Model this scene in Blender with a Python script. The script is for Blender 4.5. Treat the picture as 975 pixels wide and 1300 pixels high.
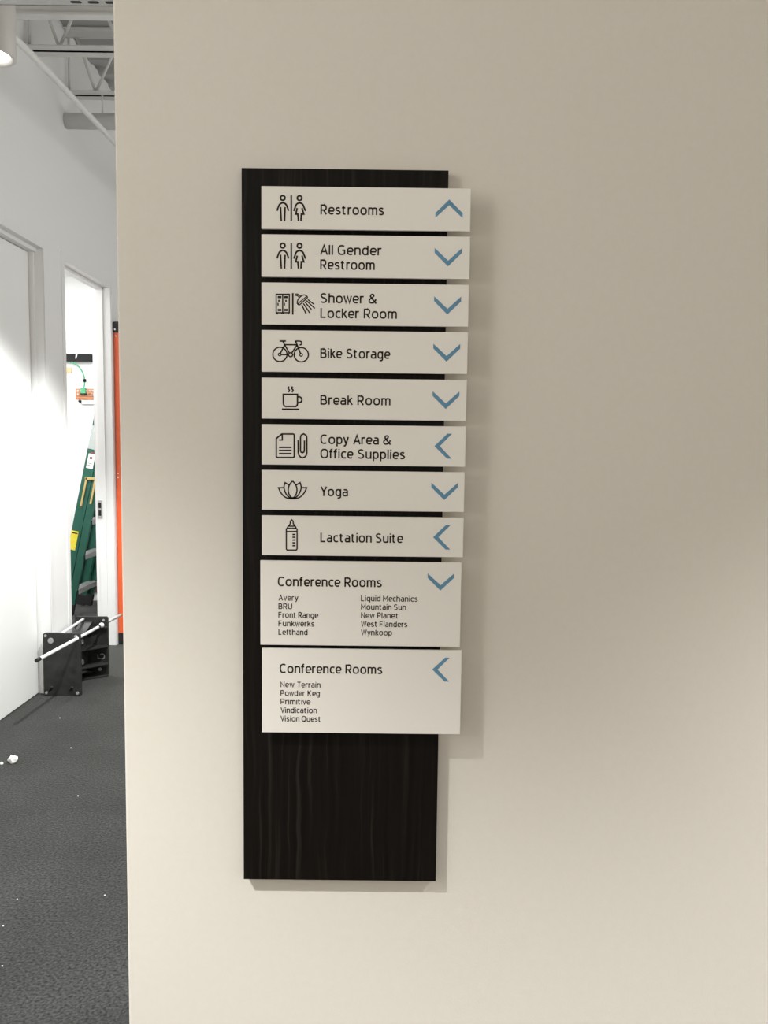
import bpy, bmesh, math, random
from mathutils import Vector, Matrix

# ------------------------------------------------------------------ clear
for o in list(bpy.data.objects):
    bpy.data.objects.remove(o)
SC = bpy.context.scene
COL = SC.collection
PI = math.pi

# ------------------------------------------------------------------ camera
FPX = 1010.0                                   # focal length in pixels of the 975x1300 frame
CAM = Vector((0.0, -1.6, 1.5))
pitch, roll, yaw = 0.08396136, 0.01188175, 0.00195034
cy_, sy_ = math.cos(yaw), math.sin(yaw)
fwd = Vector((sy_*math.cos(pitch), cy_*math.cos(pitch), -math.sin(pitch)))
r0 = Vector((cy_, -sy_, 0)); u0 = r0.cross(fwd)
RIGHT = r0*math.cos(roll) + u0*math.sin(roll)
UP = -r0*math.sin(roll) + u0*math.cos(roll)
cd = bpy.data.cameras.new('camera')
cd.sensor_fit = 'VERTICAL'; cd.sensor_height = 36.0; cd.sensor_width = 27.0
cd.lens = FPX/1300.0*36.0; cd.clip_start = 0.02
cam = bpy.data.objects.new('camera', cd); COL.objects.link(cam)
m3 = Matrix((RIGHT, UP, -fwd)).transposed()
cam.matrix_world = Matrix.Translation(CAM) @ m3.to_4x4()
SC.camera = cam

def W(u, v, y):
    """point of the plane y = const that the survey pixel (u, v) of the photograph falls on"""
    d = fwd*FPX + RIGHT*(u-487.5) - UP*(v-650)
    return CAM + d*((y-CAM.y)/d.y)

# ------------------------------------------------------------------ world, exposure, lamps and added fill lights
wd = bpy.data.worlds.new('world'); SC.world = wd; wd.use_nodes = True
bg = wd.node_tree.nodes['Background']
bg.inputs[0].default_value = (1.0, 0.925, 0.825, 1); bg.inputs[1].default_value = 1.20
SC.view_settings.view_transform = 'Standard'
SC.view_settings.look = 'None'
SC.view_settings.exposure = 0.0
SC.view_settings.gamma = 1.0
SC.view_settings.use_curve_mapping = False
SC.cycles.max_bounces = 8; SC.cycles.diffuse_bounces = 6
SC.cycles.use_denoising = True
SC.cycles.sample_clamp_indirect = 6.0

def spot(name, loc, power, half, blend=0.25, radius=0.045, color=(1, 1, 1)):
    l = bpy.data.lights.new(name, 'SPOT'); l.energy = power
    l.spot_size = math.radians(2*half); l.spot_blend = blend
    l.shadow_soft_size = radius; l.color = color
    o = bpy.data.objects.new(name, l); o.location = loc; COL.objects.link(o)
    return o
def area(name, loc, power, sx, sy, color=(1, 1, 1), rot=(0, 0, 0)):
    l = bpy.data.lights.new(name, 'AREA'); l.energy = power; l.shape = 'RECTANGLE'
    l.size = sx; l.size_y = sy; l.color = color
    o = bpy.data.objects.new(name, l); o.location = loc; o.rotation_euler = rot; COL.objects.link(o)
    return o
WARM = (0.97, 0.985, 1.0)
spot('corridor_downlight', (-1.545, 1.64, 2.965), 110, 54, 0.6, color=(0.98, 1.0, 0.99))
spot('corridor_downlight', (-0.67, 2.0, 3.13), 520, 56, 0.3, color=(0.98, 1.0, 0.99))
spot('lobby_downlight', (-1.70, -1.6, 3.30), 740, 50, 0.6, color=WARM)
spot('lobby_downlight', (2.10, -1.6, 3.30), 620, 49, 0.65, color=WARM)
def point_fill(name, loc, power, radius=0.15, color=(1, 1, 1)):
    l = bpy.data.lights.new(name, 'POINT'); l.energy = power; l.shadow_soft_size = radius; l.color = color
    o = bpy.data.objects.new(name, l); o.location = loc; COL.objects.link(o)
    return o
point_fill('corridor_fill_light', (0.7, 2.3, 2.5), 62, 0.9, color=(0.97, 0.99, 1.0))  # added unseen fill, brightens the upper left wall and joist undersides
point_fill('corridor_fill_light', (0.9, 4.8, 2.5), 40, 0.9, color=(0.97, 0.99, 1.0))  # second added fill farther back, no fixture behind it
area('closet_ceiling_light', (-3.1, 4.3, 2.98), 80, 1.2, 1.2)
area('left_side_fill', (-1.93, -1.85, 1.75), 8.5, 0.6, 0.6, (1.0, 0.96, 0.90), (PI/2, 0, -PI/2))  # added unseen light deepening the sign's sideways shadows; that wall has no glazing

# ------------------------------------------------------------------ materials
def mat(name, col, rough=0.6, metal=0.0, spec=0.5, bump=None, var=None, emit=None):
    m = bpy.data.materials.new(name); m.use_nodes = True
    nt = m.node_tree; b = nt.nodes['Principled BSDF']
    b.inputs['Base Color'].default_value = (*col, 1)
    b.inputs['Roughness'].default_value = rough
    b.inputs['Metallic'].default_value = metal
    b.inputs['Specular IOR Level'].default_value = spec
    if bump or var:
        tc = nt.nodes.new('ShaderNodeTexCoord')
    if bump:                                   # (scale, strength, distance)
        n = nt.nodes.new('ShaderNodeTexNoise'); n.inputs['Scale'].default_value = bump[0]
        n.inputs['Detail'].default_value = 3
        nt.links.new(tc.outputs['Object'], n.inputs['Vector'])
        bp = nt.nodes.new('ShaderNodeBump'); bp.inputs['Strength'].default_value = bump[1]
        bp.inputs['Distance'].default_value = bump[2]
        nt.links.new(n.outputs['Fac'], bp.inputs['Height'])
        nt.links.new(bp.outputs['Normal'], b.inputs['Normal'])
    if var:                                    # (scale, amount)
        n2 = nt.nodes.new('ShaderNodeTexNoise'); n2.inputs['Scale'].default_value = var[0]
        n2.inputs['Detail'].default_value = 5
        nt.links.new(tc.outputs['Object'], n2.inputs['Vector'])
        r = nt.nodes.new('ShaderNodeValToRGB')
        r.color_ramp.elements[0].position = 0.3; r.color_ramp.elements[1].position = 0.7
        r.color_ramp.elements[0].color = (*[c*(1-var[1]) for c in col], 1)
        r.color_ramp.elements[1].color = (*[min(1, c*(1+var[1])) for c in col], 1)
        nt.links.new(n2.outputs['Fac'], r.inputs['Fac'])
        nt.links.new(r.outputs['Color'], b.inputs['Base Color'])
    if emit:
        b.inputs['Emission Color'].default_value = (*emit[0], 1)
        b.inputs['Emission Strength'].default_value = emit[1]
    return m

def wood_mat():
    m = bpy.data.materials.new('dark_laminate'); m.use_nodes = True
    nt = m.node_tree; b = nt.nodes['Principled BSDF']; L = nt.links
    tc = nt.nodes.new('ShaderNodeTexCoord')
    # slow sideways wander of the grain
    mp0 = nt.nodes.new('ShaderNodeMapping'); mp0.inputs['Scale'].default_value = (9, 9, 5)
    n0 = nt.nodes.new('ShaderNodeTexNoise'); n0.inputs['Scale'].default_value = 1.0; n0.inputs['Detail'].default_value = 2
    L.new(tc.outputs['Object'], mp0.inputs['Vector']); L.new(mp0.outputs['Vector'], n0.inputs['Vector'])
    ad = nt.nodes.new('ShaderNodeVectorMath'); ad.operation = 'MULTIPLY_ADD'
    ad.inputs[1].default_value = (0.035, 0.0, 0.0)
    L.new(n0.outputs['Color'], ad.inputs[0]); L.new(tc.outputs['Object'], ad.inputs[2])
    mp = nt.nodes.new('ShaderNodeMapping'); mp.inputs['Scale'].default_value = (95, 95, 1.3)
    L.new(ad.outputs['Vector'], mp.inputs['Vector'])
    n1 = nt.nodes.new('ShaderNodeTexNoise'); n1.inputs['Scale'].default_value = 1.0; n1.inputs['Detail'].default_value = 4
    n1.inputs['Roughness'].default_value = 0.6
    L.new(mp.outputs['Vector'], n1.inputs['Vector'])
    r = nt.nodes.new('ShaderNodeValToRGB'); e = r.color_ramp.elements
    e[0].position = 0.38; e[0].color = (0.0036, 0.0024, 0.0016, 1)
    e[1].position = 0.72; e[1].color = (0.0200, 0.0165, 0.0125, 1)
    x = e.new(0.55); x.color = (0.0064, 0.0046, 0.0032, 1)
    L.new(n1.outputs['Fac'], r.inputs['Fac']); L.new(r.outputs['Color'], b.inputs['Base Color'])
    b.inputs['Roughness'].default_value = 0.5; b.inputs['Specular IOR Level'].default_value = 0.13
    return m

def carpet_mat():
    m = mat('carpet', (0.07, 0.073, 0.072), 0.95, spec=0.1)
    nt = m.node_tree; b = nt.nodes['Principled BSDF']; L = nt.links
    tc = nt.nodes.new('ShaderNodeTexCoord')
    n1 = nt.nodes.new('ShaderNodeTexNoise'); n1.inputs['Scale'].default_value = 120; n1.inputs['Detail'].default_value = 6
    n2 = nt.nodes.new('ShaderNodeTexNoise'); n2.inputs['Scale'].default_value = 3.5; n2.inputs['Detail'].default_value = 4
    for n in (n1, n2): L.new(tc.outputs['Object'], n.inputs['Vector'])
    r1 = nt.nodes.new('ShaderNodeValToRGB')
    r1.color_ramp.elements[0].position = 0.3; r1.color_ramp.elements[0].color = (0.010, 0.0105, 0.010, 1)
    r1.color_ramp.elements[1].position = 0.72; r1.color_ramp.elements[1].color = (0.060, 0.061, 0.058, 1)
    L.new(n1.outputs['Fac'], r1.inputs['Fac'])
    mx = nt.nodes.new('ShaderNodeMix'); mx.data_type = 'RGBA'; mx.blend_type = 'MULTIPLY'; mx.inputs['Factor'].default_value = 1.0
    r2 = nt.nodes.new('ShaderNodeValToRGB')
    r2.color_ramp.elements[0].position = 0.3; r2.color_ramp.elements[0].color = (0.80, 0.80, 0.80, 1)
    r2.color_ramp.elements[1].position = 0.7; r2.color_ramp.elements[1].color = (1.12, 1.12, 1.12, 1)
    L.new(n2.outputs['Fac'], r2.inputs['Fac'])
    L.new(r1.outputs['Color'], mx.inputs[6]); L.new(r2.outputs['Color'], mx.inputs[7])
    L.new(mx.outputs[2], b.inputs['Base Color'])
    b.inputs['Sheen Weight'].default_value = 0.35; b.inputs['Sheen Roughness'].default_value = 0.33
    b.inputs['Sheen Tint'].default_value = (0.85, 0.88, 0.86, 1)
    bp = nt.nodes.new('ShaderNodeBump'); bp.inputs['Strength'].default_value = 0.5; bp.inputs['Distance'].default_value = 0.004
    L.new(n1.outputs['Fac'], bp.inputs['Height']); L.new(bp.outputs['Normal'], b.inputs['Normal'])
    return m

M = dict(
    tan=mat('warm_wall_paint', (0.705, 0.657, 0.575), 0.62, spec=0.3, bump=(260, 0.10, 0.002), var=(60, 0.012)),
    white=mat('white_wall_paint', (0.80, 0.80, 0.79), 0.6, spec=0.3, bump=(180, 0.06, 0.002)),
    ceil=mat('ceiling_paint', (0.44, 0.44, 0.43), 0.8, spec=0.2, var=(8, 0.03)),
    steel_paint=mat('painted_steel', (0.66, 0.66, 0.64), 0.5, spec=0.3, var=(15, 0.03)),
    door=mat('white_door', (0.83, 0.83, 0.82), 0.4, spec=0.4, var=(3, 0.01)),
    frame=mat('door_frame_paint', (0.79, 0.79, 0.785), 0.4, spec=0.4, var=(5, 0.01)),
    carpet=carpet_mat(), wood=wood_mat(),
    plaque=mat('matte_plaque', (0.83, 0.79, 0.715), 0.5, spec=0.3, bump=(400, 0.03, 0.001)),
    ink=mat('dark_print', (0.022, 0.016, 0.011), 0.6, spec=0.2, var=(200, 0.1)),
    blue=mat('blue_print', (0.12, 0.265, 0.38), 0.6, spec=0.2, var=(200, 0.05)),
    black=mat('black_plastic', (0.024, 0.024, 0.023), 0.45, spec=0.35, var=(18, 0.35), bump=(90, 0.1, 0.002)),
    blackrub=mat('black_rubber', (0.012, 0.012, 0.012), 0.7, var=(30, 0.2)),
    rod=mat('white_plastic_rod', (0.72, 0.72, 0.70), 0.4, var=(20, 0.04)),
    bolt=mat('bolt_steel', (0.38, 0.38, 0.37), 0.45, metal=0.3, var=(60, 0.1)),
    green=mat('green_fiberglass', (0.008, 0.088, 0.058), 0.45, var=(25, 0.08)),
    orange=mat('orange_fiberglass', (0.82, 0.125, 0.032), 0.45, var=(25, 0.05)),
    alum=mat('aluminium', (0.30, 0.30, 0.295), 0.4, metal=0.5, var=(40, 0.08)),
    tape=mat('tan_brace', (0.50, 0.36, 0.13), 0.5, var=(50, 0.08)),
    yellow=mat('yellow_sticker', (0.78, 0.66, 0.05), 0.5, var=(90, 0.10)),
    sticker=mat('white_sticker', (0.80, 0.82, 0.80), 0.5, var=(90, 0.04)),
    pale=mat('pale_sleeve_plastic', (0.36, 0.40, 0.38), 0.5, var=(60, 0.06)),
    strut=mat('galvanised_strut', (0.42, 0.42, 0.41), 0.5, var=(40, 0.05)),
    red=mat('red_print', (0.20, 0.05, 0.045), 0.5, var=(90, 0.04)),
    rack=mat('black_rack', (0.009, 0.010, 0.0095), 0.6, spec=0.2, var=(30, 0.1)),
    copper=mat('copper_bar', (0.46, 0.19, 0.09), 0.4, metal=0.3, var=(40, 0.1)),
    gwire=mat('green_wire', (0.06, 0.34, 0.17), 0.5, var=(40, 0.05)),
    peach=mat('peach_plate', (0.66, 0.40, 0.21), 0.5, var=(30, 0.05)),
    brown=mat('brown_board', (0.075, 0.042, 0.028), 0.6, var=(20, 0.2)),
    scrap=mat('white_scrap', (0.9, 0.9, 0.87), 0.7, var=(60, 0.04)),
    lamp=mat('lamp_glow', (0.9, 0.9, 0.9), 0.5, emit=((1, 0.98, 0.95), 7.0)),
    lampbody=mat('lamp_body', (0.52, 0.50, 0.475), 0.45, var=(10, 0.02)),
    dark=mat('dark_void', (0.01, 0.01, 0.01), 0.8, var=(30, 0.1)),
)

# ------------------------------------------------------------------ mesh helpers
class MB:
    def __init__(s): s.bm = bmesh.new()
    def box(s, x0, x1, y0, y1, z0, z1, bev=0.0):
        t = bmesh.new()
        bmesh.ops.create_cube(t, size=1)
        for v in t.verts:
            v.co = Vector((x0+(x1-x0)*(v.co.x+.5), y0+(y1-y0)*(v.co.y+.5), z0+(z1-z0)*(v.co.z+.5)))
        if bev: bmesh.ops.bevel(t, geom=t.edges[:], offset=bev, segments=2, affect='EDGES', profile=0.5)
        s._add(t); return s
    def _add(s, t):
        me = bpy.data.meshes.new('tmp'); t.to_mesh(me); t.free(); s.bm.from_mesh(me); bpy.data.meshes.remove(me)
    def obox(s, p0, p1, a, wa, wb, bev=0.0):
        """bar from p0 to p1, width wa along a, wb along the third axis"""
        p0, p1, a = Vector(p0), Vector(p1), Vector(a).normalized()
        d = p1-p0; L = d.length; d.normalize(); b = d.cross(a).normalized(); a = b.cross(d)
        t = bmesh.new(); bmesh.ops.create_cube(t, size=1)
        c = (p0+p1)/2
        for v in t.verts: v.co = c + d*(v.co.x*L) + a*(v.co.y*wa) + b*(v.co.z*wb)
        bmesh.ops.recalc_face_normals(t, faces=t.faces[:])
        if bev: bmesh.ops.bevel(t, geom=t.edges[:], offset=bev, segments=2, affect='EDGES', profile=0.5)
        s._add(t); return s
    def tube(s, pts, r, n=14, cap=True):
        pts = [Vector(p) for p in pts]; rings = []
        for i, p in enumerate(pts):
            d = (pts[min(i+1, len(pts)-1)] - pts[max(i-1, 0)]).normalized()
            a = d.cross(Vector((0, 0, 1)))
            if a.length < 1e-3: a = Vector((1, 0, 0))
            a.normalize(); b = d.cross(a)
            rings.append([s.bm.verts.new(p + (a*math.cos(2*PI*k/n)+b*math.sin(2*PI*k/n))*r) for k in range(n)])
        for A, B in zip(rings, rings[1:]):
            for k in range(n):
                f = s.bm.faces.new((A[k], A[(k+1) % n], B[(k+1) % n], B[k])); f.smooth = True
        if cap:
            s.bm.faces.new(rings[0][::-1]); s.bm.faces.new(rings[-1])
        return s
    def lathe(s, c, prof, n=40):
        rings = []
        for r, z in prof:
            rings.append([s.bm.verts.new((c[0]+r*math.cos(2*PI*k/n), c[1]+r*math.sin(2*PI*k/n), z)) for k in range(n)])
        for A, B in zip(rings, rings[1:]):
            for k in range(n):
                f = s.bm.faces.new((A[k], A[(k+1) % n], B[(k+1) % n], B[k])); f.smooth = True
        return s
    def prism(s, pts, off):
        """extrude polygon pts (3-D, planar) by vector off"""
        off = Vector(off)
        A = [s.bm.verts.new(Vector(p)) for p in pts]; B = [s.bm.verts.new(Vector(p)+off) for p in pts]
        s.bm.faces.new(A); s.bm.faces.new(B[::-1]); n = len(pts)
        for k in range(n): s.bm.faces.new((A[k], A[(k+1) % n], B[(k+1) % n], B[k]))
        return s
    def build(s, name, material, parent=None):
        bmesh.ops.recalc_face_normals(s.bm, faces=s.bm.faces[:])
        me = bpy.data.meshes.new(name); s.bm.to_mesh(me); s.bm.free()
        me.materials.append(material)
        o = bpy.data.objects.new(name, me); COL.objects.link(o)
        if parent is not None:
            o.parent = parent
            o.matrix_parent_inverse = PMAT[parent.name].inverted() if parent.name in PMAT else Matrix()
        return o
PMAT = {}
def thing(name, label, cat, loc, group=None):
    o = bpy.data.objects.new(name, None); COL.objects.link(o); o.location = loc
    o.empty_display_size = 0.1
    PMAT[o.name] = Matrix.Translation(Vector(loc))
    return tag(o, label, cat, group)
def tag(o, label, cat, group=None):
    o['label'] = label; o['category'] = cat
    if group: o['group'] = group
    return o
def struct(o): o['kind'] = 'structure'; return o

# ================================================================== SETTING
WX, LX = -1.96, -2.035          # face of the left wall, face of the closed door in it
HZ = 2.60                       # head of both openings
FT = 0.13                       # wall thickness
struct(MB().box(-5.2, 6.0, -6.0, 7.0, -0.1, 0.0).build('floor', M['carpet']))
# metal deck ceiling with trapezoid ribs
mb = MB(); mb.box(-5.2, 6.0, -6.0, 7.0, 4.02, 4.12)
k = -6.0
while k < 6.9:
    mb.prism([(-5.2, k, 4.02), (-5.2, k+.03, 3.985), (-5.2, k+.09, 3.985), (-5.2, k+.12, 4.02)], (11.2, 0, 0)); k += .2
struct(mb.build('ceiling', M['ceil']))
# the sign wall
struct(MB().box(-0.528, 6.0, 0.0, 0.15, 0.0, 4.0, 0.004).build('wall_front', M['tan']))
# left wall with two openings
D1a, D1b, D2a, D2b = 2.00, 3.06, 3.36, 4.195      # structural openings in y
mb = MB()
mb.box(WX-FT, WX, -6.0, D1a, 0, 4.0)
mb.box(WX-FT, WX, D1b, D2a, 0, 4.0)
mb.box(WX-FT, WX, D2b, 7.0, 0, 4.0)
mb.box(WX-FT, WX, D1a, D1b, HZ+.02, 4.0)
mb.box(WX-FT, WX, D2a, D2b, HZ+.02, 4.0)
struct(mb.build('wall_left', M['white']))
struct(MB().box(WX, 6.0, 6.6, 6.75, 0, 4.0).build('wall_back', M['white']))
# room behind the open doorway
struct(MB().box(-4.4, WX-FT, 5.86, 6.0, 0, 3.0).build('wall_closet_back', M['white']))
struct(MB().box(-4.5, -4.4, 3.1, 6.0, 0, 3.0).build('wall_closet_left', M['white']))
struct(MB().box(-4.4, WX-FT, 3.1, 3.2, 0, 3.0).build('wall_closet_front', M['white']))
struct(MB().box(-4.5, WX-FT, 3.1, 6.0, 3.0, 3.1).build('ceiling_closet', M['white']))
struct(MB().box(-4.4, WX-FT-.001, 5.845, 5.86, 0, 0.075).build('baseboard_closet', M['steel_paint']))

# hollow metal frames: face on the wall, rabbets and a stop in the reveal
def frame(name, a, b):
    mb = MB(); t = 0.016; f = 0.045; p = 0.004
    for y0, s in ((a, 1), (b, -1)):
        ya, yb = sorted((y0, y0-s*f)); mb.box(WX-.001, WX+p, ya, yb, 0, HZ+f)             # face
        ya, yb = sorted((y0-s*.004, y0+s*.004)); mb.box(WX-FT-.004, WX-.0015, ya, yb, 0, HZ-.005)  # lining
        ya, yb = sorted((y0, y0+s*t)); mb.box(WX-.105, WX-.055, ya, yb, 0, HZ-.004)       # stop
    mb.box(WX-.001, WX+p-.0004, a-.002, b+.002, HZ-.004, HZ+f-.0004)
    mb.box(WX-FT-.004, WX-.0015, a-.001, b+.001, HZ-.004, HZ+.019)
    mb.box(WX-.105, WX-.055, a, b, HZ-t-.004, HZ-.004)
    return struct(mb.build(name, M['frame']))
def frame1():
    # closed door: the stop stands behind the leaf, the leaf sits 75 mm back from the wall face
    mb = MB(); a, b = D1a, D1b; f = 0.045; p = 0.004
    for y0, s in ((a, 1), (b, -1)):
        ya, yb = sorted((y0, y0-s*f)); mb.box(WX-.001, WX+p, ya, yb, 0, HZ+f)
        ya, yb = sorted((y0-s*.004, y0+s*.004)); mb.box(WX-FT-.004, WX-.0015, ya, yb, 0, HZ-.005)
        ya, yb = sorted((y0, y0+s*.018)); mb.box(LX-.005, LX+.026, ya, yb, 0, HZ-.004)
    mb.box(WX-.001, WX+p-.0004, a-.002, b+.002, HZ-.004, HZ+f-.0004)
    mb.box(WX-FT-.004, WX-.0015, a-.001, b+.001, HZ-.004, HZ+.019)
    mb.box(LX-.03, LX+.040, a, b, HZ-.026, HZ-.004)
    return struct(mb.build('trim_1', M['frame']))
frame1()
trim2 = frame('trim_2', D2a, D2b)
leaf = struct(MB().box(LX-.045, LX, D1a+.006, D1b-.026, 0.006, HZ-.030, 0.002).build('door_1', M['door']))
# strike plate in the far jamb of the open doorway
yj = D2b-.004
sp = MB().box(-2.072, -2.040, yj-.019, yj-.0005, 0.945, 1.075, .002).build('strike_plate', M['bolt'], trim2); sp['label'] = 'steel strike plate'
MB().box(-2.066, -2.047, yj-.0198, yj-.0188, 1.018, 1.058).box(-2.066, -2.047, yj-.0198, yj-.0188, 0.962, 1.002).build('latch_hole', M['dark'], sp)

# ================================================================== DIRECTORY SIGN
BX0, BX1, BZ0, BZ1 = -0.2785, 0.1195, 0.6005, 2.0273
YB, YP = -0.022, -0.045
sign = thing('directory_sign', 'tall dark wood directory sign with ten white plaques mounted on the beige wall', 'sign', ((BX0+BX1)/2, 0, BZ0))
MB().box(BX0, BX1, YB, 0.0, BZ0, BZ1, 0.0008).build('backing_board', M['wood'], sign)['label'] = 'dark espresso wood grain board'

def catmull(pts, closed=False, n=6):
    P = [Vector(p) for p in pts]; out = []; N = len(P)
    rng = range(N if closed else N-1)
    for i in rng:
        p0 = P[(i-1) % N] if (closed or i > 0) else P[i]*2-P[i+1]
        p1, p2 = P[i], P[(i+1) % N]
        p3 = P[(i+2) % N] if (closed or i+2 < N) else P[i+1]*2-P[i]
        for k in range(n):
            t = k/n
            out.append(.5*((2*p1)+(p2-p0)*t+(2*p0-5*p1+4*p2-p3)*t*t+(3*p1-p0-3*p2+p3)*t**3))
    if not closed: out.append(P[-1])
    return out
def ring(c, r, n=28): return [(c[0]+r*math.cos(2*PI*k/n), c[1]+r*math.sin(2*PI*k/n)) for k in range(n)]
def stroke(bm, pts, w, closed=False, y=0.0):
    """flat printed stroke of width w through 2-D wall points (x, z)"""
    P = [Vector(p) for p in pts]; N = len(P); Lf, Rt = [], []
    for i in range(N):
        a = P[i]-P[(i-1) % N] if (closed or i > 0) else P[1]-P[0]
        b = P[(i+1) % N]-P[i] if (closed or i < N-1) else P[-1]-P[-2]
        a.normalize(); b.normalize()
        na, nb = Vector((-a.y, a.x)), Vector((-b.y, b.x))
        m = na+nb
        if m.length < 1e-6: m = na.copy()
        m.normalize(); sc = 1/max(.45, m.dot(na))
        Lf.append(bm.verts.new((P[i].x+m.x*w/2*sc, y, P[i].y+m.y*w/2*sc)))
        Rt.append(bm.verts.new((P[i].x-m.x*w/2*sc, y, P[i].y-m.y*w/2*sc)))
    for i in range(N if closed else N-1):
        j = (i+1) % N
        bm.faces.new((Lf[i], Rt[i], Rt[j], Lf[j]))
PX = (1.6-0.045)/FPX                 # metres per photograph pixel on the plaque faces
def icon(name, parent, org, scale, strokes, lab):
    mb = MB()
    for it in strokes:
        pts, w = it[0], it[1]; closed = 'c' in it[2] if len(it) > 2 else False
        if len(it) > 2 and 's' in it[2]: pts = catmull(pts, closed)
        q = []
        for p in pts:
            v = W(org[0]+p[0]/scale, org[1]+p[1]/scale, YP); q.append((v.x, v.z))
        stroke(mb.bm, q, w*1.15/scale*PX, closed, YP-.0003)
    for f in mb.bm.faces: f.normal_update()
    o = mb.build(name, M['ink'], parent); o['label'] = lab
    return o
# --- squarish sans lettering drawn as strokes; cap height 100, stroke 13
def se(cx, cy, rx, ry, a0, a1, n=26, e=2.6):
    o = []
    for i in range(n+1):
        a = math.radians(a0+(a1-a0)*i/n); c, s_ = math.cos(a), math.sin(a)
        o.append((cx+rx*math.copysign(abs(c)**(2/e), c), cy+ry*math.copysign(abs(s_)**(2/e), s_)))
    return o
def bowl(cx, cy, rx, ry): return (se(cx, cy, rx, ry, 0, 360)[:-1], 'c')
B_, X_, C_, A_ = 6.5, 69.5, 93.5, 98.0
def arch(x0, w): return ([(x0, 44)] + se(x0+w/2, 50, w/2, X_-50, 165, 0, 14) + [(x0+w, 0)], '')
def st(x, a, b): return ([(x, a), (x, b)], '')
GL = {
 'o': (46, [bowl(23, 38, 23, 31.5)]), 'c': (37, [(se(22, 38, 22, 31.5, 52, 308), '')]),
 'e': (44, [(se(22, 38, 22, 31.5, 0, 312), ''), ([(0, 36), (44, 36)], '')]),
 'a': (38, [([(38, 0)] + se(19, 50, 19, 19.5, 0, 130, 14), ''), ([(38, 42), (18, 42)] + se(16, 24.5, 16, 18, 95, 270, 14) + [(24, 7), (38, 14)], '')]),
 'd': (41, [bowl(20.5, 38, 20.5, 31.5), st(41, 0, A_)]), 'p': (41, [bowl(20.5, 38, 20.5, 31.5), st(0, -24, 76)]),
 'q': (41, [bowl(20.5, 38, 20.5, 31.5), st(41, -24, 76)]),
 'g': (41, [bowl(20.5, 38, 20.5, 31.5), ([(41, 76), (41, 0)] + se(22, -2, 19, 17, 0, -110, 12), '')]),
 'h': (40, [st(0, 0, A_), arch(0, 40)]), 'n': (40, [st(0, 0, 76), arch(0, 40)]),
 'm': (68, [st(0, 0, 76), arch(0, 34), arch(34, 34)]), 'i': (0, [st(0, 0, 76), st(0, 89, 101)]),
 'k': (38, [st(0, 0, A_), ([(3, 36), (34, 74)], ''), ([(13, 44), (37, 1)], '')]), 'l': (0, [st(0, 0, A_+2)]),
 'r': (25, [st(0, 0, 76), ([(0, 44)] + se(20, 48, 20, 21.5, 165, 75, 10), '')]),
 's': (37, [([(34, 64), (20, X_), (6, 65), (1, 54), (8, 44), (28, 34), (36, 22), (30, 10), (16, B_), (0, 10)], 's')]),
 't': (30, [([(10, 90), (10, 24)] + se(24, 22, 14, 15.5, 180, 285, 10), ''), ([(-3, X_), (28, X_)], '')]),
 'u': (40, [([(0, 76)] + [(0, 30)] + se(20, 28, 20, 21.5, 180, 345, 14) + [(40, 34)], ''), st(40, 0, 76)]),
 'v': (40, [([(0, 76), (20, 4), (40, 76)], '')]), 'w': (62, [([(0, 76), (16, 4), (31, 70), (46, 4), (62, 76)], '')]),
 'y': (40, [([(0, 76), (20, 4)], ''), ([(40, 76), (18, -6), (12, -16), (0, -19)], '')]),
 'f': (21, [([(9, 0), (9, 76)] + se(24, 76, 15, 19, 180, 85, 10), ''), ([(-4, X_), (26, X_)], '')]),
 'A': (54, [([(0, 0), (27, 96), (54, 0)], ''), ([(9, 32), (45, 32)], '')]),
 'B': (46, [st(0, 0, 100), ([(0, C_), (22, C_)] + se(22, 73.5, 19, 20, 90, -90, 14) + [(0, 53.5)], ''), ([(22, 53.5)] + se(24, 30, 22, 23.5, 90, -90, 14) + [(0, B_)], '')]),
 'C': (48, [(se(28, 50, 28, 43.5, 52, 308), '')]), 'F': (40, [st(0, 0, 100), ([(0, C_), (42, C_)], ''), ([(0, 52), (37, 52)], '')]),
 'G': (52, [(se(28, 50, 28, 43.5, 52, 290) + [(51, 12), (51, 48), (30, 48)], '')]),
 'K': (46, [st(0, 0, 100), ([(3, 46), (43, 100)], ''), ([(14, 56), (46, 0)], '')]), 'L': (38, [([(0, 100), (0, B_), (40, B_)], '')]),
 'M': (62, [([(0, 0), (0, 92), (31, 34), (62, 92), (62, 0)], '')]), 'N': (48, [([(0, 0), (0, 92), (48, 8), (48, 100)], '')]),
 'O': (58, [bowl(29, 50, 29, 43.5)]), 'Q': (58, [bowl(29, 50, 29, 43.5), ([(32, 20), (54, -8)], '')]),
 'P': (44, [st(0, 0, 100), ([(0, C_), (24, C_)] + se(24, 68, 20, 25.5, 90, -90, 16) + [(0, 42.5)], '')]),
 'R': (46, [st(0, 0, 100), ([(0, C_), (24, C_)] + se(24, 69, 20, 24.5, 90, -90, 16) + [(0, 44.5)], ''), ([(22, 44), (46, 0)], '')]),
 'S': (46, [([(42, 86), (24, C_), (8, 88), (1, 73), (10, 58), (34, 46), (45, 28), (36, 11), (18, B_), (0, 12)], 's')]),
 'T': (50, [([(0, C_), (50, C_)], ''), st(25, 0, C_)]),
 'U': (50, [([(0, 100), (0, 34)] + se(25, 34, 25, 27.5, 180, 360, 16) + [(50, 100)], '')]),
 'V': (52, [([(0, 100), (26, 4), (52, 100)], '')]), 'W': (76, [([(0, 100), (19, 4), (38, 92), (57, 4), (76, 100)], '')]),
 'Y': (50, [([(0, 100), (25, 46), (50, 100)], ''), st(25, 0, 48)]),
 '&': (60, [([(60, 0), (16, 62), (12, 78), (18, 90), (28, C_), (38, 88), (38, 76), (26, 60), (6, 44), (0, 26), (8, 10), (24, B_), (42, 14), (54, 34), (56, 50)], 's')]),
}
TIGHT = set('AVWYvwykTcer')
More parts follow.
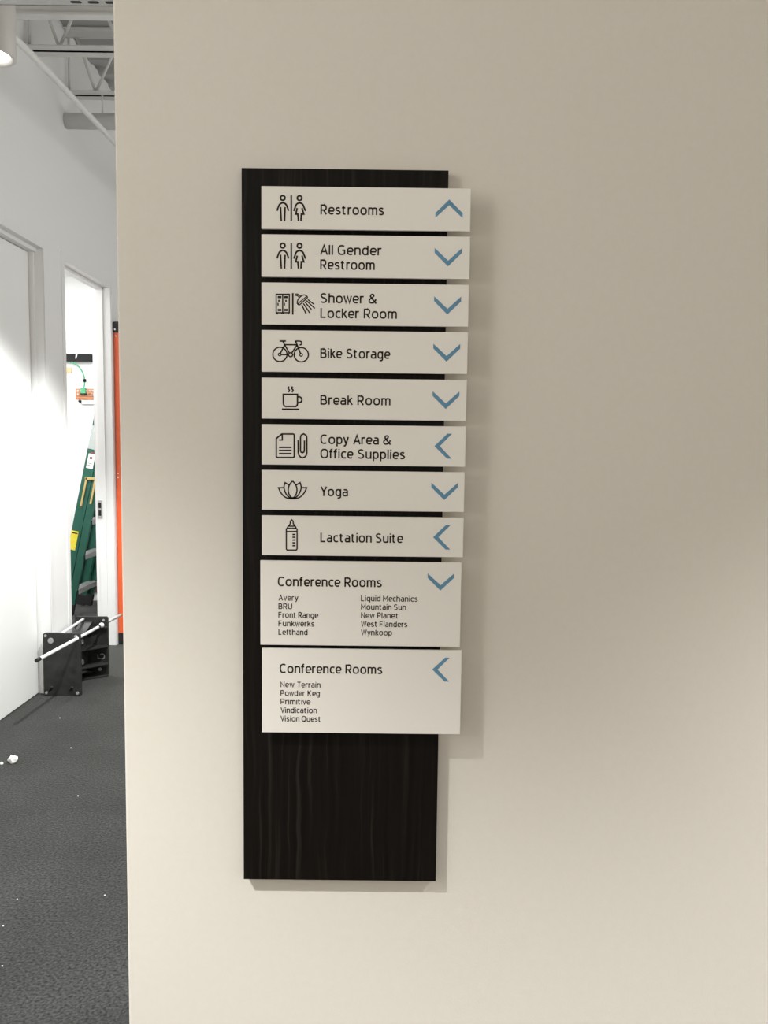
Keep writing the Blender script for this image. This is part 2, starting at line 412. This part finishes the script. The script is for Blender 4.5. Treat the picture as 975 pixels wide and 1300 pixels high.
def lettering(parent, lines):
    """lines: (text, left u, right u, baseline v, cap-height px)"""
    mb = MB()
    for txt, ul, ur, vb, ch in lines:
        x, strokes_, prev = 0.0, [], None
        for ch_ in txt:
            if ch_ == ' ': x += 37; prev = None; continue
            w_, gl_ = GL[ch_]
            if prev is not None: x += 13 + (5 if (prev in TIGHT or ch_ in 'tfAVWYvwy') else 11)
            else: x += 13
            strokes_ += [([(x+a, b) for a, b in (catmull(q, 'c' in f) if 's' in f else q)], 'c' in f) for q, f in gl_]
            x += w_; prev = ch_
        xs = [q[0] for sk, _ in strokes_ for q in sk]; x0, x1 = min(xs)-6.5, max(xs)+6.5
        a = W(ul, vb, YP); k = (ur-ul)*PX/(x1-x0); kz = ch*PX/100
        for sk, cl in strokes_:
            stroke(mb.bm, [(a.x+(q[0]-x0)*k, a.z+q[1]*kz) for q in sk], 15.8*kz, cl, YP-.0003)
    return mb.build('lettering', M['ink'], parent)
def arrow(parent, u, v, d):
    c = W(u, v, YP); mb = MB(); s = PX
    # chevron pointing up, half width 16.7, height 21.5, ends cut square to the plaque
    out = [(-16.8, -5.4), (0, 10.9), (16.8, -5.4), (16.8, -11.2), (0, 4.0), (-16.8, -11.2)]
    if d == 'd': out = [(a, -b) for a, b in out]
    if d == 'l': out = [(-b, a*.94) for a, b in out]
    mb.prism([(c.x+a*s, YP-.0004, c.z+b*s) for a, b in out], (0, .0004, 0))
    o = mb.build('arrow', M['blue'], parent)
    o['label'] = {'u': 'blue chevron pointing up', 'd': 'blue chevron pointing down', 'l': 'blue chevron pointing left'}[d]
def plaque(x0, x1, z0, z1, lab):
    mb = MB().box(x0, x1, YP, YP+.0055, z0, z1, .0006)
    for xs in (-.19, .05): mb.box(xs, xs+.03, YP+.0055, YB, z0+.018, z1-.018)     # spacers behind
    o = mb.build('plaque', M['plaque'], sign); o['label'] = lab
    return o

def mirror(pts, cx): return [(2*cx-a, b) for a, b in pts]
def people(dy=0):
    s = []; w = 30
    s.append((ring((308, 185+dy), 47), w, 'c')); s.append((ring((655, 188+dy), 47), w, 'c'))
    s.append(([(190, 450+dy), (215, 378+dy), (246, 315+dy), (310, 284+dy), (372, 315+dy), (403, 378+dy), (430, 452+dy)], w, 's'))
    s.append(([(262, 372+dy), (278, 660+dy)], w)); s.append(([(355, 372+dy), (345, 660+dy)], w))
    s.append(([(484, 130+dy), (484, 662+dy)], w))
    s.append(([(537, 455+dy), (562, 385+dy), (592, 316+dy), (655, 287+dy), (718, 316+dy), (750, 385+dy), (780, 455+dy)], w, 's'))
    s.append(([(606, 392+dy), (577, 518+dy), (618, 518+dy), (632, 660+dy)], w))
    s.append(([(705, 392+dy), (742, 518+dy), (692, 518+dy), (683, 660+dy)], w))
    return s
X0, X1 = -.2368, .1606
p = plaque(X0, X1, 1.9075, 1.9866, 'top white plaque reading Restrooms')
lettering(p, [('Restrooms', 406.8, 485.3, 272.3, 12)])
icon('pictogram', p, (340, 240), 16.25, people(), 'man and woman line icon'); arrow(p, 570.2, 264.8, 'u')

p = plaque(X0, X1+.0005, 1.8183, 1.8977, 'white plaque reading All Gender Restroom')
lettering(p, [('All Gender', 406.2, 483.4, 323.4, 12), ('Restroom', 406.5, 474.2, 342.0, 12)])
icon('pictogram', p, (340, 300), 16.25, people(8), 'man and woman line icon'); arrow(p, 568.9, 326.8, 'd')

p = plaque(X0, X1, 1.7285, 1.8077, 'white plaque reading Shower and Locker Room')
lettering(p, [('Shower &', 406.7, 477.2, 384.6, 12), ('Locker Room', 406.7, 502.2, 403.6, 12)])
sh = [([(148, 190), (380, 190), (380, 515), (148, 515)], 20, 'c'), ([(263, 190), (263, 515)], 20)]
for a, b in ((175, 240), (288, 352)):
    sh += [([(a, 240), (b, 240)], 34), ([(a, 467), (b, 467)], 34)]
for x in (197, 321): sh += [([(x-14, 305), (x+14, 305)], 30)]
for x in (181, 294): sh += [([(x, 342), (x, 390)], 18)]
sh += [([(160, 515), (172, 545)], 18), ([(245, 518), (250, 538)], 18), ([(278, 518), (274, 538)], 18), ([(370, 515), (358, 545)], 18)]
sh += [([(442, 168), (442, 550)], 24)]
sh += [([(488, 186), (535, 190), (592, 232)], 17, 's'), ([(490, 212), (525, 216), (560, 245)], 17, 's')]
sh += [([(520, 335), (540, 272), (600, 215), (655, 203), (700, 245), (640, 305), (562, 375), (530, 362)], 18, 'cs'),
       ([(533, 358), (610, 290), (695, 222)], 16)]
for a, b, c, d in ((600, 378, 678, 535), (628, 350, 742, 520), (655, 325, 772, 458), (682, 302, 832, 440), (708, 284, 820, 370)):
    sh.append(([(a, b), (c, d)], 19))
icon('pictogram', p, (340, 360), 13.93, sh, 'locker and shower head line icon'); arrow(p, 568.1, 388, 'd')

p = plaque(X0, X1, 1.6386, 1.7180, 'white plaque reading Bike Storage')
lettering(p, [('Bike Storage', 406.7, 494.4, 454.6, 12)])
bk = [(ring((250, 405), 147), 24, 'c'), (ring((690, 412), 147), 24, 'c'), (ring((245, 407), 28), 20, 'c'), (ring((687, 415), 28), 20, 'c'),
      (ring((470, 412), 42), 24, 'c'), ([(242, 130), (372, 130)], 28), ([(315, 140), (345, 205)], 26), ([(335, 205), (610, 207)], 25),
      ([(355, 222), (445, 375)], 25), ([(345, 215), (258, 385)], 25), ([(275, 410), (425, 410)], 24), ([(597, 222), (495, 375)], 25),
      ([(572, 130), (610, 225), (675, 390)], 26), ([(565, 132), (640, 130), (685, 142), (700, 172), (690, 200), (655, 210)], 25, 's')]
icon('pictogram', p, (340, 425), 16.25, bk, 'bicycle line icon'); arrow(p, 567, 448, 'd')

p = plaque(X0, X1-.0003, 1.5486, 1.6272, 'white plaque reading Break Room')
lettering(p, [('Break Room', 406.7, 495, 513.7, 12)])
cp = [([(318, 335), (612, 335), (612, 530), (604, 562), (578, 586), (365, 586), (334, 568), (322, 530)], 28, 'c'),
      ([(612, 388), (660, 388), (692, 410), (702, 450), (690, 488), (655, 505), (612, 505)], 28), ([(290, 642), (650, 645)], 30),
      ([(437, 172), (418, 210), (446, 250), (426, 292)], 26, 's'), ([(512, 172), (490, 210), (522, 250), (497, 292)], 26, 's')]
icon('pictogram', p, (340, 480), 16.25, cp, 'steaming cup line icon'); arrow(p, 566, 508.2, 'd')

p = plaque(X0, X1-.0004, 1.4594, 1.5378, 'white plaque reading Copy Area and Office Supplies')
lettering(p, [('Copy Area &', 406.7, 496.3, 563.6, 12), ('Office Supplies', 406.7, 514, 581.8, 12)])
dc = [([(290, 178), (520, 178), (538, 186), (546, 205), (546, 640), (538, 658), (520, 664), (200, 664), (182, 655), (175, 638), (175, 272)], 28, 'c'),
      ([(298, 185), (298, 302), (230, 302)], 26), ([(230, 455), (490, 455)], 28), ([(230, 518), (490, 518)], 28), ([(230, 583), (490, 583)], 28),
      ([(625, 305), (628, 560), (640, 615), (675, 655), (718, 668), (762, 655), (796, 615), (806, 560), (804, 250), (792, 208), (740, 175), (690, 200),
        (674, 245), (673, 510), (685, 552), (716, 566), (744, 550), (754, 510), (756, 310)], 27)]
icon('pictogram', p, (340, 540), 16.25, dc, 'document and paper clip line icon'); arrow(p, 562.4, 566.4, 'l')

p = plaque(X0, X1-.0010, 1.3709, 1.4488, 'white plaque reading Yoga')
lettering(p, [('Yoga', 406.7, 441.8, 629.7, 12)])
lt = []
for q in ([(510, 172), (455, 238), (424, 315), (424, 395), (448, 465), (495, 524), (511, 530)],
          [(432, 252), (356, 206), (334, 290), (345, 365), (388, 455), (460, 528)],
          [(330, 310), (222, 312), (260, 400), (330, 485), (420, 532), (511, 540)]):
    k = 1 if len(q) == 7 else 2
    sm = catmull(q[k-1:]) if k == 1 else [Vector(q[0])]+catmull(q[1:])
    lt.append((sm, 25)); lt.append((mirror([(v[0], v[1]) for v in sm], 511), 25))
lt.append(([(440, 520), (582, 520)], 30))
icon('pictogram', p, (340, 600), 16.25, lt, 'lotus flower line icon'); arrow(p, 564.2, 624, 'd')

p = plaque(X0, X1-.0011, 1.2812, 1.3598, 'white plaque reading Lactation Suite')
lettering(p, [('Lactation Suite', 406.7, 512.4, 688.1, 12)])
bt = [([(328, 345), (328, 795), (345, 820), (552, 820), (570, 795), (570, 350), (545, 325), (532, 290), (510, 268), (484, 225), (480, 170), (448, 138), (420, 170),
        (416, 225), (392, 268), (365, 290), (352, 325)], 26, 'c'),
      ([(328, 405), (570, 405)], 28), ([(375, 283), (522, 283)], 26), ([(352, 332), (548, 332)], 26)]
for y in (470, 532, 596, 658, 722): bt.append(([(465, y), (532, y)], 30))
icon('pictogram', p, (345, 652), 17.73, bt, 'baby bottle line icon'); arrow(p, 560.6, 682, 'l')

p = plaque(-.2397, .1572, 1.1013, 1.2707, 'tall white Conference Rooms plaque with two columns of names')
sm = 7.4
lettering(p, [('Conference Rooms', 352.8, 486.2, 744, 12.2)] +
          [(t, 353.5, b, c, sm) for t, b, c in (('Avery', 379.1, 762.3), ('BRU', 371.2, 773.1), ('Front Range', 404.8, 784), ('Funkwerks', 399.9, 794.9), ('Lefthand', 391, 805.8))] +
          [(t, 458.2, b, c, sm) for t, b, c in (('Liquid Mechanics', 531.1, 763.1), ('Mountain Sun', 516.2, 773.8), ('New Planet', 506.2, 784.6), ('West Flanders', 518, 795.5), ('Wynkoop', 498.3, 806.3))])
arrow(p, 559.4, 739, 'd')
p = plaque(-.2368, .1609, 0.9225, 1.0941, 'lowest white Conference Rooms plaque with one column of names')
lettering(p, [('Conference Rooms', 355.1, 488.1, 854.3, 12.2)] +
          [(t, 356.1, b, c, sm) for t, b, c in (('New Terrain', 408, 872.3), ('Powder Keg', 407.1, 883.2), ('Primitive', 395.2, 894), ('Vindication', 403.5, 904.9), ('Vision Quest', 408.4, 915.6))])
arrow(p, 559.4, 850, 'l')

# ================================================================== CEILING FITTINGS
cx, cyy = -1.545, 1.64
t = thing('pendant_downlight', 'white cylinder downlight glowing near the ceiling above the left door', 'ceiling light', (cx, cyy, 2.985))
MB().lathe((cx, cyy), [(0.064, 3.015), (0.068, 2.995), (0.084, 2.985), (0.090, 2.991), (0.090, 3.42), (0.083, 3.43), (0.0, 3.43)]).build('housing', M['lampbody'], t)
MB().lathe((cx, cyy), [(0.0, 2.994), (0.040, 2.995), (0.0670, 3.000)]).build('lens', M['lamp'], t)['label'] = 'glowing round lens'
MB().tube([(cx, cyy, 3.425), (cx, cyy, 3.985)], .014).build('stem', M['lampbody'], t)

# conduit running away from the pendant below the joists
pr_ = [(-1.634, 1.80, 3.246), (-1.632, 2.0, 3.254), (-1.629, 2.4, 3.268), (-1.628, 3.39, 3.284), (-1.628, 6.6, 3.336)]
t = thing('conduit', 'white conduit pipe slanting away from the glowing pendant light', 'pipe', pr_[0])
MB().tube(pr_, .0160, 16).build('pipe', M['steel_paint'], t)
MB().box(-1.650, -1.606, 4.888, 4.912, 3.285, 3.335, .003).tube([(-1.628, 4.9, 3.33), (-1.628, 4.9, 3.986)], .005, 8).build('pipe_clamp', M['steel_paint'], t)

def joist(y, label, xe=3.0):
    t = thing('roof_joist', label, 'roof joist', (WX, y, 3.6), 'open web roof joists')
    x0 = WX+.002
    mb = MB()
    for s in (-1, 1):                                            # pair of angles with a slit between
        ya, yb = sorted((y+s*.005, y+s*.062)); mb.box(x0, xe, ya, yb, 3.602, 3.607); ya, yb = sorted((y+s*.005, y+s*.010)); mb.box(x0, xe, ya, yb, 3.602, 3.630)
    mb.build('bottom_chord', M['steel_paint'], t)
    mb = MB()
    for s in (-1, 1):
        ya, yb = sorted((y+s*.005, y+s*.040)); mb.box(x0, xe, ya, yb, 3.978, 3.983); ya, yb = sorted((y+s*.005, y+s*.010)); mb.box(x0, xe, ya, yb, 3.94, 3.983)
    mb.build('top_chord', M['steel_paint'], t)
    x = x0+.06; kk = 0
    MB().tube([(x0+.02, y, 3.61), (x0+.02, y, 3.975)], .008, 8).build('web_bar', M['steel_paint'], t)
    while x < -0.3:
        a, b = (3.975, 3.62) if kk % 2 == 0 else (3.62, 3.975)
        dx = .12 if kk == 0 else .17
        MB().tube([(x, y, a), (x+dx, y, b)], .0085, 8).build('web_bar', M['steel_paint'], t); x += dx; kk += 1
    return t
joist(2.90, 'grey open web roof joist nearer to the glowing pendant light')
joist(3.45, 'grey open web roof joist directly above the white horizontal pipe')
# solid beam nearer
t = thing('ceiling_beam', 'grey solid beam at the top of the corridor, nearest of the ceiling beams', 'beam', (WX, 2.35, 3.498))
MB().box(WX+.001, 3.0, 2.34, 2.36, 3.505, 3.66).build('web_plate', M['steel_paint'], t)
MB().box(WX+.001, 3.0, 2.325, 2.375, 3.498, 3.512, .002).build('flange', M['steel_paint'], t)
MB().box(-1.2, -1.18, 2.34, 2.36, 3.66, 3.985).build('hanger_bar', M['steel_paint'], t)
MB().box(.5, .52, 2.34, 2.36, 3.66, 3.985).build('hanger_bar', M['steel_paint'], t)
# horizontal white pipe below the joist, hung on a rod
t = thing('overhead_pipe', 'fat white horizontal pipe hung below the far roof joist', 'pipe', (WX, 3.44, 3.4))
MB().tube([(WX+.001, 3.44, 3.447), (3.0, 3.44, 3.447)], .046, 24).build('pipe', M['steel_paint'], t)
for xx in (-1.735, -.6):
    MB().tube([(xx, 3.44, 3.49), (xx, 3.44, 3.605)], .006, 8).build('hanger_rod', M['steel_paint'], t)
# slotted strut at the very top
ys = 1.0; zs = W(93.7, 2.5, 1.0185).z
t = thing('slotted_strut', 'slotted metal strut channel crossing the top edge above the corridor', 'strut', (WX, ys, zs))
MB().box(WX+.001, .2, ys, ys+.003, zs, zs+.04).box(WX+.001, .2, ys+.038, ys+.041, zs, zs+.04).box(WX+.001, .2, ys, ys+.041, zs, zs+.003).build('channel', M['strut'], t)
k = 0; c0 = W(93.7, 3, ys).x
for k in range(0, 9):
    xx = c0+k*.0545
    pts = [(xx+a*.011*1.0+.0065*math.cos(b), ys+.0185+.0068*math.sin(b), zs-.0008) for a, b in
           [(1, -PI/2+i*PI/8) for i in range(9)]+[(-1, PI/2+i*PI/8) for i in range(9)]]
    MB().prism(pts, (0, 0, .0006)).build('slot', M['dark'], t)
for xx in (-1.5, -.2): MB().tube([(xx, ys+.02, zs+.003), (xx, ys+.02, 3.985)], .005, 8).build('hanger_rod', M['steel_paint'], t)

# ================================================================== SPOOL STAND
t = thing('spool_stand', 'black two plate stand with white rods on the carpet by the left door', 'stand', (-1.87, 3.0, 0))
def rplate(mb, x0, x1, y0, y1, z0, z1, r):
    pts = []
    for cx_, cz_, a0 in ((x1-r, z1-r, 0), (x0+r, z1-r, PI/2), (x0+r, z0+r, PI), (x1-r, z0+r, 1.5*PI)):
        for i in range(5):
            a = a0+i*PI/8; pts.append((cx_+r*math.cos(a), y0, cz_+r*math.sin(a)))
    mb.prism(pts, (0, y1-y0, 0))
    return mb
fx0, fx1 = -1.984, -1.768
fp = rplate(MB(), fx0, fx1, 2.992, 3.014, 0.0, .377, .012).build('front_plate', M['black'], t)
for bx, bz, r in ((-1.968, .362, .008), (-1.790, .360, .009), (-1.970, .020, .008), (-1.787, .020, .009)):
    MB().tube([(bx, 2.987, bz), (bx, 2.993, bz)], r, 14).build('bolt', M['bolt'], fp)
MB().tube([(-1.938, 2.988, .333), (-1.938, 2.993, .333)], .0165, 20).build('rod_cap', M['bolt'], fp)
for bx in (-1.938, -1.818):
    MB().tube([(bx-.012, 2.990, .036), (bx-.004, 2.990, .056), (bx+.010, 2.990, .052)], .006, 8).build('hook_shadow', M['blackrub'], fp)  # dark tubes drawn for the hook shadows low on the plate
rx0, rx1 = -1.955, -1.747
rp = rplate(MB(), rx0, rx1, 3.405, 3.425, 0.0, .386, .014).build('rear_plate', M['black'], t)
for bx, bz, r in ((-1.800, .046, .011), (-1.935, .046, .011), (-1.772, .365, .007)):
    MB().tube([(bx, 3.400, bz), (bx, 3.406, bz)], r, 16).build('bolt', M['bolt'], rp)
# raised mark
def flat_arc(c, r, a0, a1, n=10): return [(c[0]+r*math.cos(a0+(a1-a0)*i/n), c[1]+r*math.sin(a0+(a1-a0)*i/n)) for i in range(n+1)]
mb = MB()
stroke(mb.bm, flat_arc((-1.786, .130), .016, -2.0, 2.3)+[(-1.797, .148), (-1.805, .118), (-1.805, .115)][0:0], .005, False, 3.4035)
stroke(mb.bm, [(-1.812, .142), (-1.812, .116), (-1.796, .116)], .005, False, 3.4035)
mb.build('raised_mark', M['bolt'], rp)
# ribs on the near face of the rear plate, deep at the web and shallow at the free edge
for z, d0, d1 in ((.318, .05, .02), (.196, .17, .03), (.083, .17, .03), (.004, .12, .02)):
    MB().prism([(-1.90, 3.406, z), (rx1+.002, 3.406, z), (rx1+.002, 3.406-d1, z), (-1.815, 3.406-d0*.55, z), (-1.90, 3.406-d0, z)], (0, 0, .007)).build('rib', M['black'], rp)
# central web between the plates, waisted at mid length, with lightening holes
mb = MB()
top = [(3.014+.391*i/10, .352-.05*math.sin(PI*i/10)) for i in range(11)]
bot = [(3.014+.391*i/10, .022+.05*math.sin(PI*i/10)) for i in range(11)]
mb.prism([(-1.875, a, b) for a, b in bot]+[(-1.875, a, b) for a, b in top[::-1]], (-.014, 0, 0))
web = mb.build('web', M['black'], t)
mb = MB()
for (a, b), (c, d) in zip(top, top[1:]): mb.obox((-1.882, a, b), (-1.882, c, d+.0001), (1, 0, 0), .075, .008)
mb.build('web_flange', M['black'], web); mb = MB()
for (a, b), (c, d) in zip(bot, bot[1:]): mb.obox((-1.882, a, b), (-1.882, c, d+.0001), (1, 0, 0), .075, .008)
mb.build('web_flange', M['black'], web)
for yy, zz, r in ((3.09, .25, .016), (3.20, .20, .018), (3.30, .25, .016), (3.09, .12, .016), (3.30, .12, .016)):
    MB().tube([(-1.876, yy, zz), (-1.868, yy, zz)], r, 14).build('boss', M['bolt'], web)
r1 = MB().tube([(-1.787, 2.485, .3625), (-1.775, 3.745, .325)], .0095, 16).build('rod', M['rod'], t)
MB().tube([(-1.7873, 2.452, .3635), (-1.7869, 2.492, .3624)], .0105, 16).build('rod_tip', M['blackrub'], r1)
mb = MB(); bmesh.ops.create_uvsphere(mb.bm, u_segments=18, v_segments=12, radius=.0165)
for v in mb.bm.verts: v.co += Vector((-1.7785, 3.385, .336))
for f in mb.bm.faces: f.smooth = True
mb.build('rod_knob', M['rod'], r1)
MB().tube([(-1.7793, 3.325, .3375), (-1.7791, 3.345, .337)], .0112, 16).build('rod_collar', M['blackrub'], r1)
MB().tube([(-1.938, 2.995, .333), (-1.899, 3.44, .372)], .0085, 16).build('rod', M['rod'], t)

# ================================================================== LADDERS
def rail(mb, p0, p1, n, s, width, dep, th=.005):
    """C-channel: web in the plane of n, flanges along +-y (s)"""
    p0, p1, n = Vector(p0), Vector(p1), Vector(n)
    mb.obox(p0, p1, n, width, th)
    for e in (-1, 1):
        off = n*(e*(width/2-th/2)) + Vector((0, s*dep/2, 0))
        mb.obox(p0+off, p1+off, n, th, dep)
    return mb
ang = math.radians(12.2)
dv = Vector((math.sin(ang), 0, math.cos(ang))); nv = Vector((math.cos(ang), 0, -math.sin(ang)))
def gl(x_at95, s):              # point on the line through (x, z=.95) at distance s along the rail from the floor
    foot = Vector((x_at95-.95*math.tan(ang), 0, 0)); return foot+dv*s
def at(p, y): return Vector((p.x, y, p.z))
LY0, LY1 = 5.10, 5.56
t = thing('step_ladder', 'green step ladder leaning in the bright room behind the open doorway', 'ladder', (-2.72, 5.3, 0))
cA, cB = -2.587+.0435, -2.437-.030
LT = 2.32
for cx_, wd_ in ((cA, .083), (cB, .056)):
    for yy, s in ((LY0, 1), (LY1, -1)):
        s0 = .045
        rl = rail(MB(), at(gl(cx_, s0), yy), at(gl(cx_, LT), yy), nv, s, wd_, .03).build('rail', M['green'], t)
        MB().obox(at(gl(cx_, .022), yy+s*.012), at(gl(cx_, .12), yy+s*.012), nv, wd_+.008, .045, .004).build('foot', M['blackrub'], rl)
for i in range(7):
    s = .245+.306*i
    c = gl(cB, s)
    MB().obox(at(c, LY0+.004), at(c, LY1-.004), (1, 0, 0), .085, .006).obox(at(c-Vector((-.040, 0, .018)), LY0+.004), at(c-Vector((-.040, 0, .018)), LY1-.004), (1, 0, 0), .004, .04).build('step', M['alum'], t)
MB().obox(at(gl((cA+cB)/2, LT-.02), LY0-.01), at(gl((cA+cB)/2, LT-.02), LY1+.01), nv, .15, .09, .008).build('top_cap', M['blackrub'], t)
yf = LY0-.0035
def patch(name, cx_, w_, z0, z1, m, dx=0.0, th=.0016):
    c = math.cos(ang)
    mb = MB(); mb.obox(at(gl(cx_+dx, z0/c), yf), at(gl(cx_+dx, z1/c), yf), nv, w_, th)
    return mb.build(name, m, t)
patch('rail_sleeve', cA, .082, 1.435, 1.63, M['pale'])['label'] = 'pale sleeve on the rail'
patch('rail_sleeve', cA, .088, 1.70, 1.80, M['blackrub'])['label'] = 'black sleeve on the rail'
s_ = patch('sticker', cA, .055, 1.275, 1.395, M['sticker'], .005); s_['label'] = 'white sticker'
def patch2(name, par, cx_, w_, z0, z1, m, dx):
    c = math.cos(ang); y2 = yf-.0012
    return MB().obox(at(gl(cx_+dx, z0/c), y2), at(gl(cx_+dx, z1/c), y2), nv, w_, .001).build(name, m, par)
patch2('sticker_heading', s_, cA, .030, 1.398, 1.412, M['red'], .005)
patch2('sticker_print', s_, cA, .022, 1.352, 1.372, M['red'], .003)
patch2('sticker_print', s_, cA, .036, 1.315, 1.319, M['ink'], .003); patch2('sticker_print', s_, cA, .036, 1.298, 1.302, M['ink'], .003)
y_ = patch('sticker', cA, .060, .585, .745, M['yellow'], -.010); y_['label'] = 'yellow warning sticker'
patch2('sticker_print', y_, cA, .050, .722, .732, M['ink'], -.010)
c = math.cos(ang)
MB().obox(at(gl(cA, .955/c), yf-.006), at(gl(cA, 1.20/c), yf-.006), nv, .016, .010, .002).obox(at(gl(cB, .975/c), yf-.006), at(gl(cB, 1.20/c), yf-.006), nv, .016, .010, .002)\
    .obox(at(gl(cA-.012, 1.19/c), yf-.006), at(gl(cB+.025, 1.187/c), yf-.006), dv, .022, .010, .002).build('spreader_brace', M['tape'], t)

t = thing('step_ladder', 'tall orange step ladder with black cap standing folded beyond the open doorway', 'ladder', (-1.88, 4.5, 0))
OY0, OY1 = 4.228, 4.73; OT = 2.30
for cx_, wd_ in ((-1.910, .080), (-1.828, .06)):
    for yy, s in ((OY0, 1), (OY1, -1)):
        rl = rail(MB(), (cx_, yy, .035), (cx_, yy, OT), (1, 0, 0), s, wd_, .03).build('rail', M['orange'], t)
        MB().box(cx_-wd_/2-.004, cx_+wd_/2, min(yy-.006, yy+s*.035), max(yy+.006, yy+s*.035), 0, .085, .004).build('foot', M['blackrub'], rl)
        if yy == OY0 and wd_ == .08:
            for zz in (1.24, 1.27, 2.262): MB().tube([(-1.937, yy-.006, zz), (-1.937, yy, zz)], .005, 10).build('rivet', M['rod'], rl)
for i in range(6):
    z = .30+.305*i
    MB().box(-1.945, -1.866, OY0+.003, OY1-.003, z, z+.006).box(-1.870, -1.866, OY0+.003, OY1-.003, z-.035, z).build('step', M['alum'], t)
cap = MB().box(-1.957, -1.785, OY0-.02, OY1+.02, 2.285, 2.362, .012).build('top_cap', M['blackrub'], t)
MB().tube([(-1.938, OY0-.024, 2.305), (-1.938, OY0-.019, 2.305)], .006, 10).build('rivet', M['rod'], cap)

# ================================================================== CLOSET WALL FITTINGS
yw = 5.86
t = thing('cable_rack', 'black notched rack bar on the white wall high in the bright room', 'rack', (-2.82, yw, 2.23))
a, b = W(85, 449.5, yw), W(117.6, 459.5, yw)
mb = MB().box(a.x-.05, b.x, yw-.05, yw, b.z, a.z)
n0 = W(99.5, 449, yw)
mb.build('bar', M['rack'], t)
MB().prism([(n0.x-.004, yw-.0515, a.z-.004), (n0.x+.011, yw-.0515, a.z-.004), (n0.x-.001, yw-.0515, a.z-.046), (n0.x-.010, yw-.0515, a.z-.046)], (0, .001, 0)).build('rack_clip', M['rod'], t)
t = thing('ground_busbar', 'small copper busbar with rows of holes on the bright room wall', 'busbar', (-2.77, yw, 1.88))
bx0, bx1 = W(98.5, 500, yw).x, -2.60
bz0, bz1 = W(108, 507, yw).z, W(108, 494.5, yw).z
mb = MB()
nx, nz = 9, 3
# perforated plate built from rails and posts around the holes
for i in range(nz+1):
    z = bz0+(bz1-bz0)*i/nz; mb.box(bx0, bx1, yw-.034, yw-.028, z-.006, z+.006)
for i in range(nx+1):
    x = bx0+(bx1-bx0)*i/nx; mb.box(x-.006, x+.006, yw-.0338, yw-.0282, bz0, bz1)
mb.box(bx0, bx1, yw-.034, yw-.028, bz0, bz0+.028)
mb.build('bar', M['copper'], t)
MB().box(bx0+.03, bx1, yw-.03, yw, bz0-.045, bz0-.006, .004).build('insulator', M['sticker'], t)
MB().tube([(bx0+.035, yw-.045, bz0-.02), (bx0+.035, yw-.028, bz0-.02)], .013, 12).build('bolt', M['rack'], t)
t = thing('ground_wire', 'thin green wire curving from the black rack down to the copper busbar', 'wire', (-2.79, yw-.04, 1.97))
pts = [W(u, v, yw-.042) for u, v in ((89, 460), (94, 461.5), (99, 464.5), (103, 469.5), (106, 476), (107.2, 483), (107, 489), (106, 494), (106, 499))]
pts = catmull(pts, False, 4)
MB().tube(pts, .0065, 10).build('cable', M['gwire'], t)
q = W(107.5, 483, yw-.042)
MB().tube([q+Vector((0, 0, .014)), q-Vector((0, 0, .014))], .013, 12).build('clip', M['rack'], t)
q = W(106, 496.5, yw-.042); MB().box(q.x-.026, q.x+.022, yw-.05, yw-.034, q.z-.022, q.z+.03, .003).build('lug', M['gwire'], t)
q = W(106, 499, yw-.045); MB().box(q.x-.03, q.x+.03, yw-.053, yw-.034, q.z-.014, q.z-.004).build('lug_bolt', M['rack'], t)
q = W(87.8, 470, yw)
o = MB().box(q.x-.028, q.x+.024, yw-.012, yw, q.z-.026, q.z+.026, .003).build('wall_plate', M['peach'])
tag(o, 'small peach coloured plate on the bright room wall left of the green wire', 'wall plate')
o = MB().box(-2.775, -2.40, yw-.030, yw, 0.078, 0.62, .002).build('wood_board', M['brown'])
tag(o, 'dark brown board fixed low on the wall behind the green ladder', 'board')

# ================================================================== SCRAPS ON THE CARPET
def chunk(name, x, y, r, seed, label, cat, group=None):
    rnd = random.Random(seed); mb = MB()
    bmesh.ops.create_icosphere(mb.bm, subdivisions=2, radius=1.0)
    for v in mb.bm.verts:
        k = .75+.5*rnd.random()
        v.co = Vector((x+v.co.x*r*k*.95, y+v.co.y*r*k*.8, max(0, .75*r+v.co.z*r*.85*k)))
    return tag(mb.build(name, M['scrap']), label, cat, group)
chunk('plaster_chunk', -1.711, 2.005, .022, 3, 'small white chunk lying on the dark carpet near the left door', 'debris')
chunk('plaster_chunk', -1.755, 1.985, .008, 5, 'white crumb just left of the white chunk on the carpet', 'debris')
for i, (u, v, r) in enumerate(((133, 1137, .0022), (22, 1142, .0022), (4, 1176, .0026), (3, 1227, .0022), (76, 912, .003), (99, 1011, .003), (90, 950, .003))):
    d = fwd*FPX+RIGHT*(u-487.5)-UP*(v-650); g = CAM+d*(-CAM.z/d.z)
    chunk('plaster_crumb', g.x, g.y, r, 20+i, 'tiny white speck on the dark grey carpet', 'debris', 'white specks on the carpet')
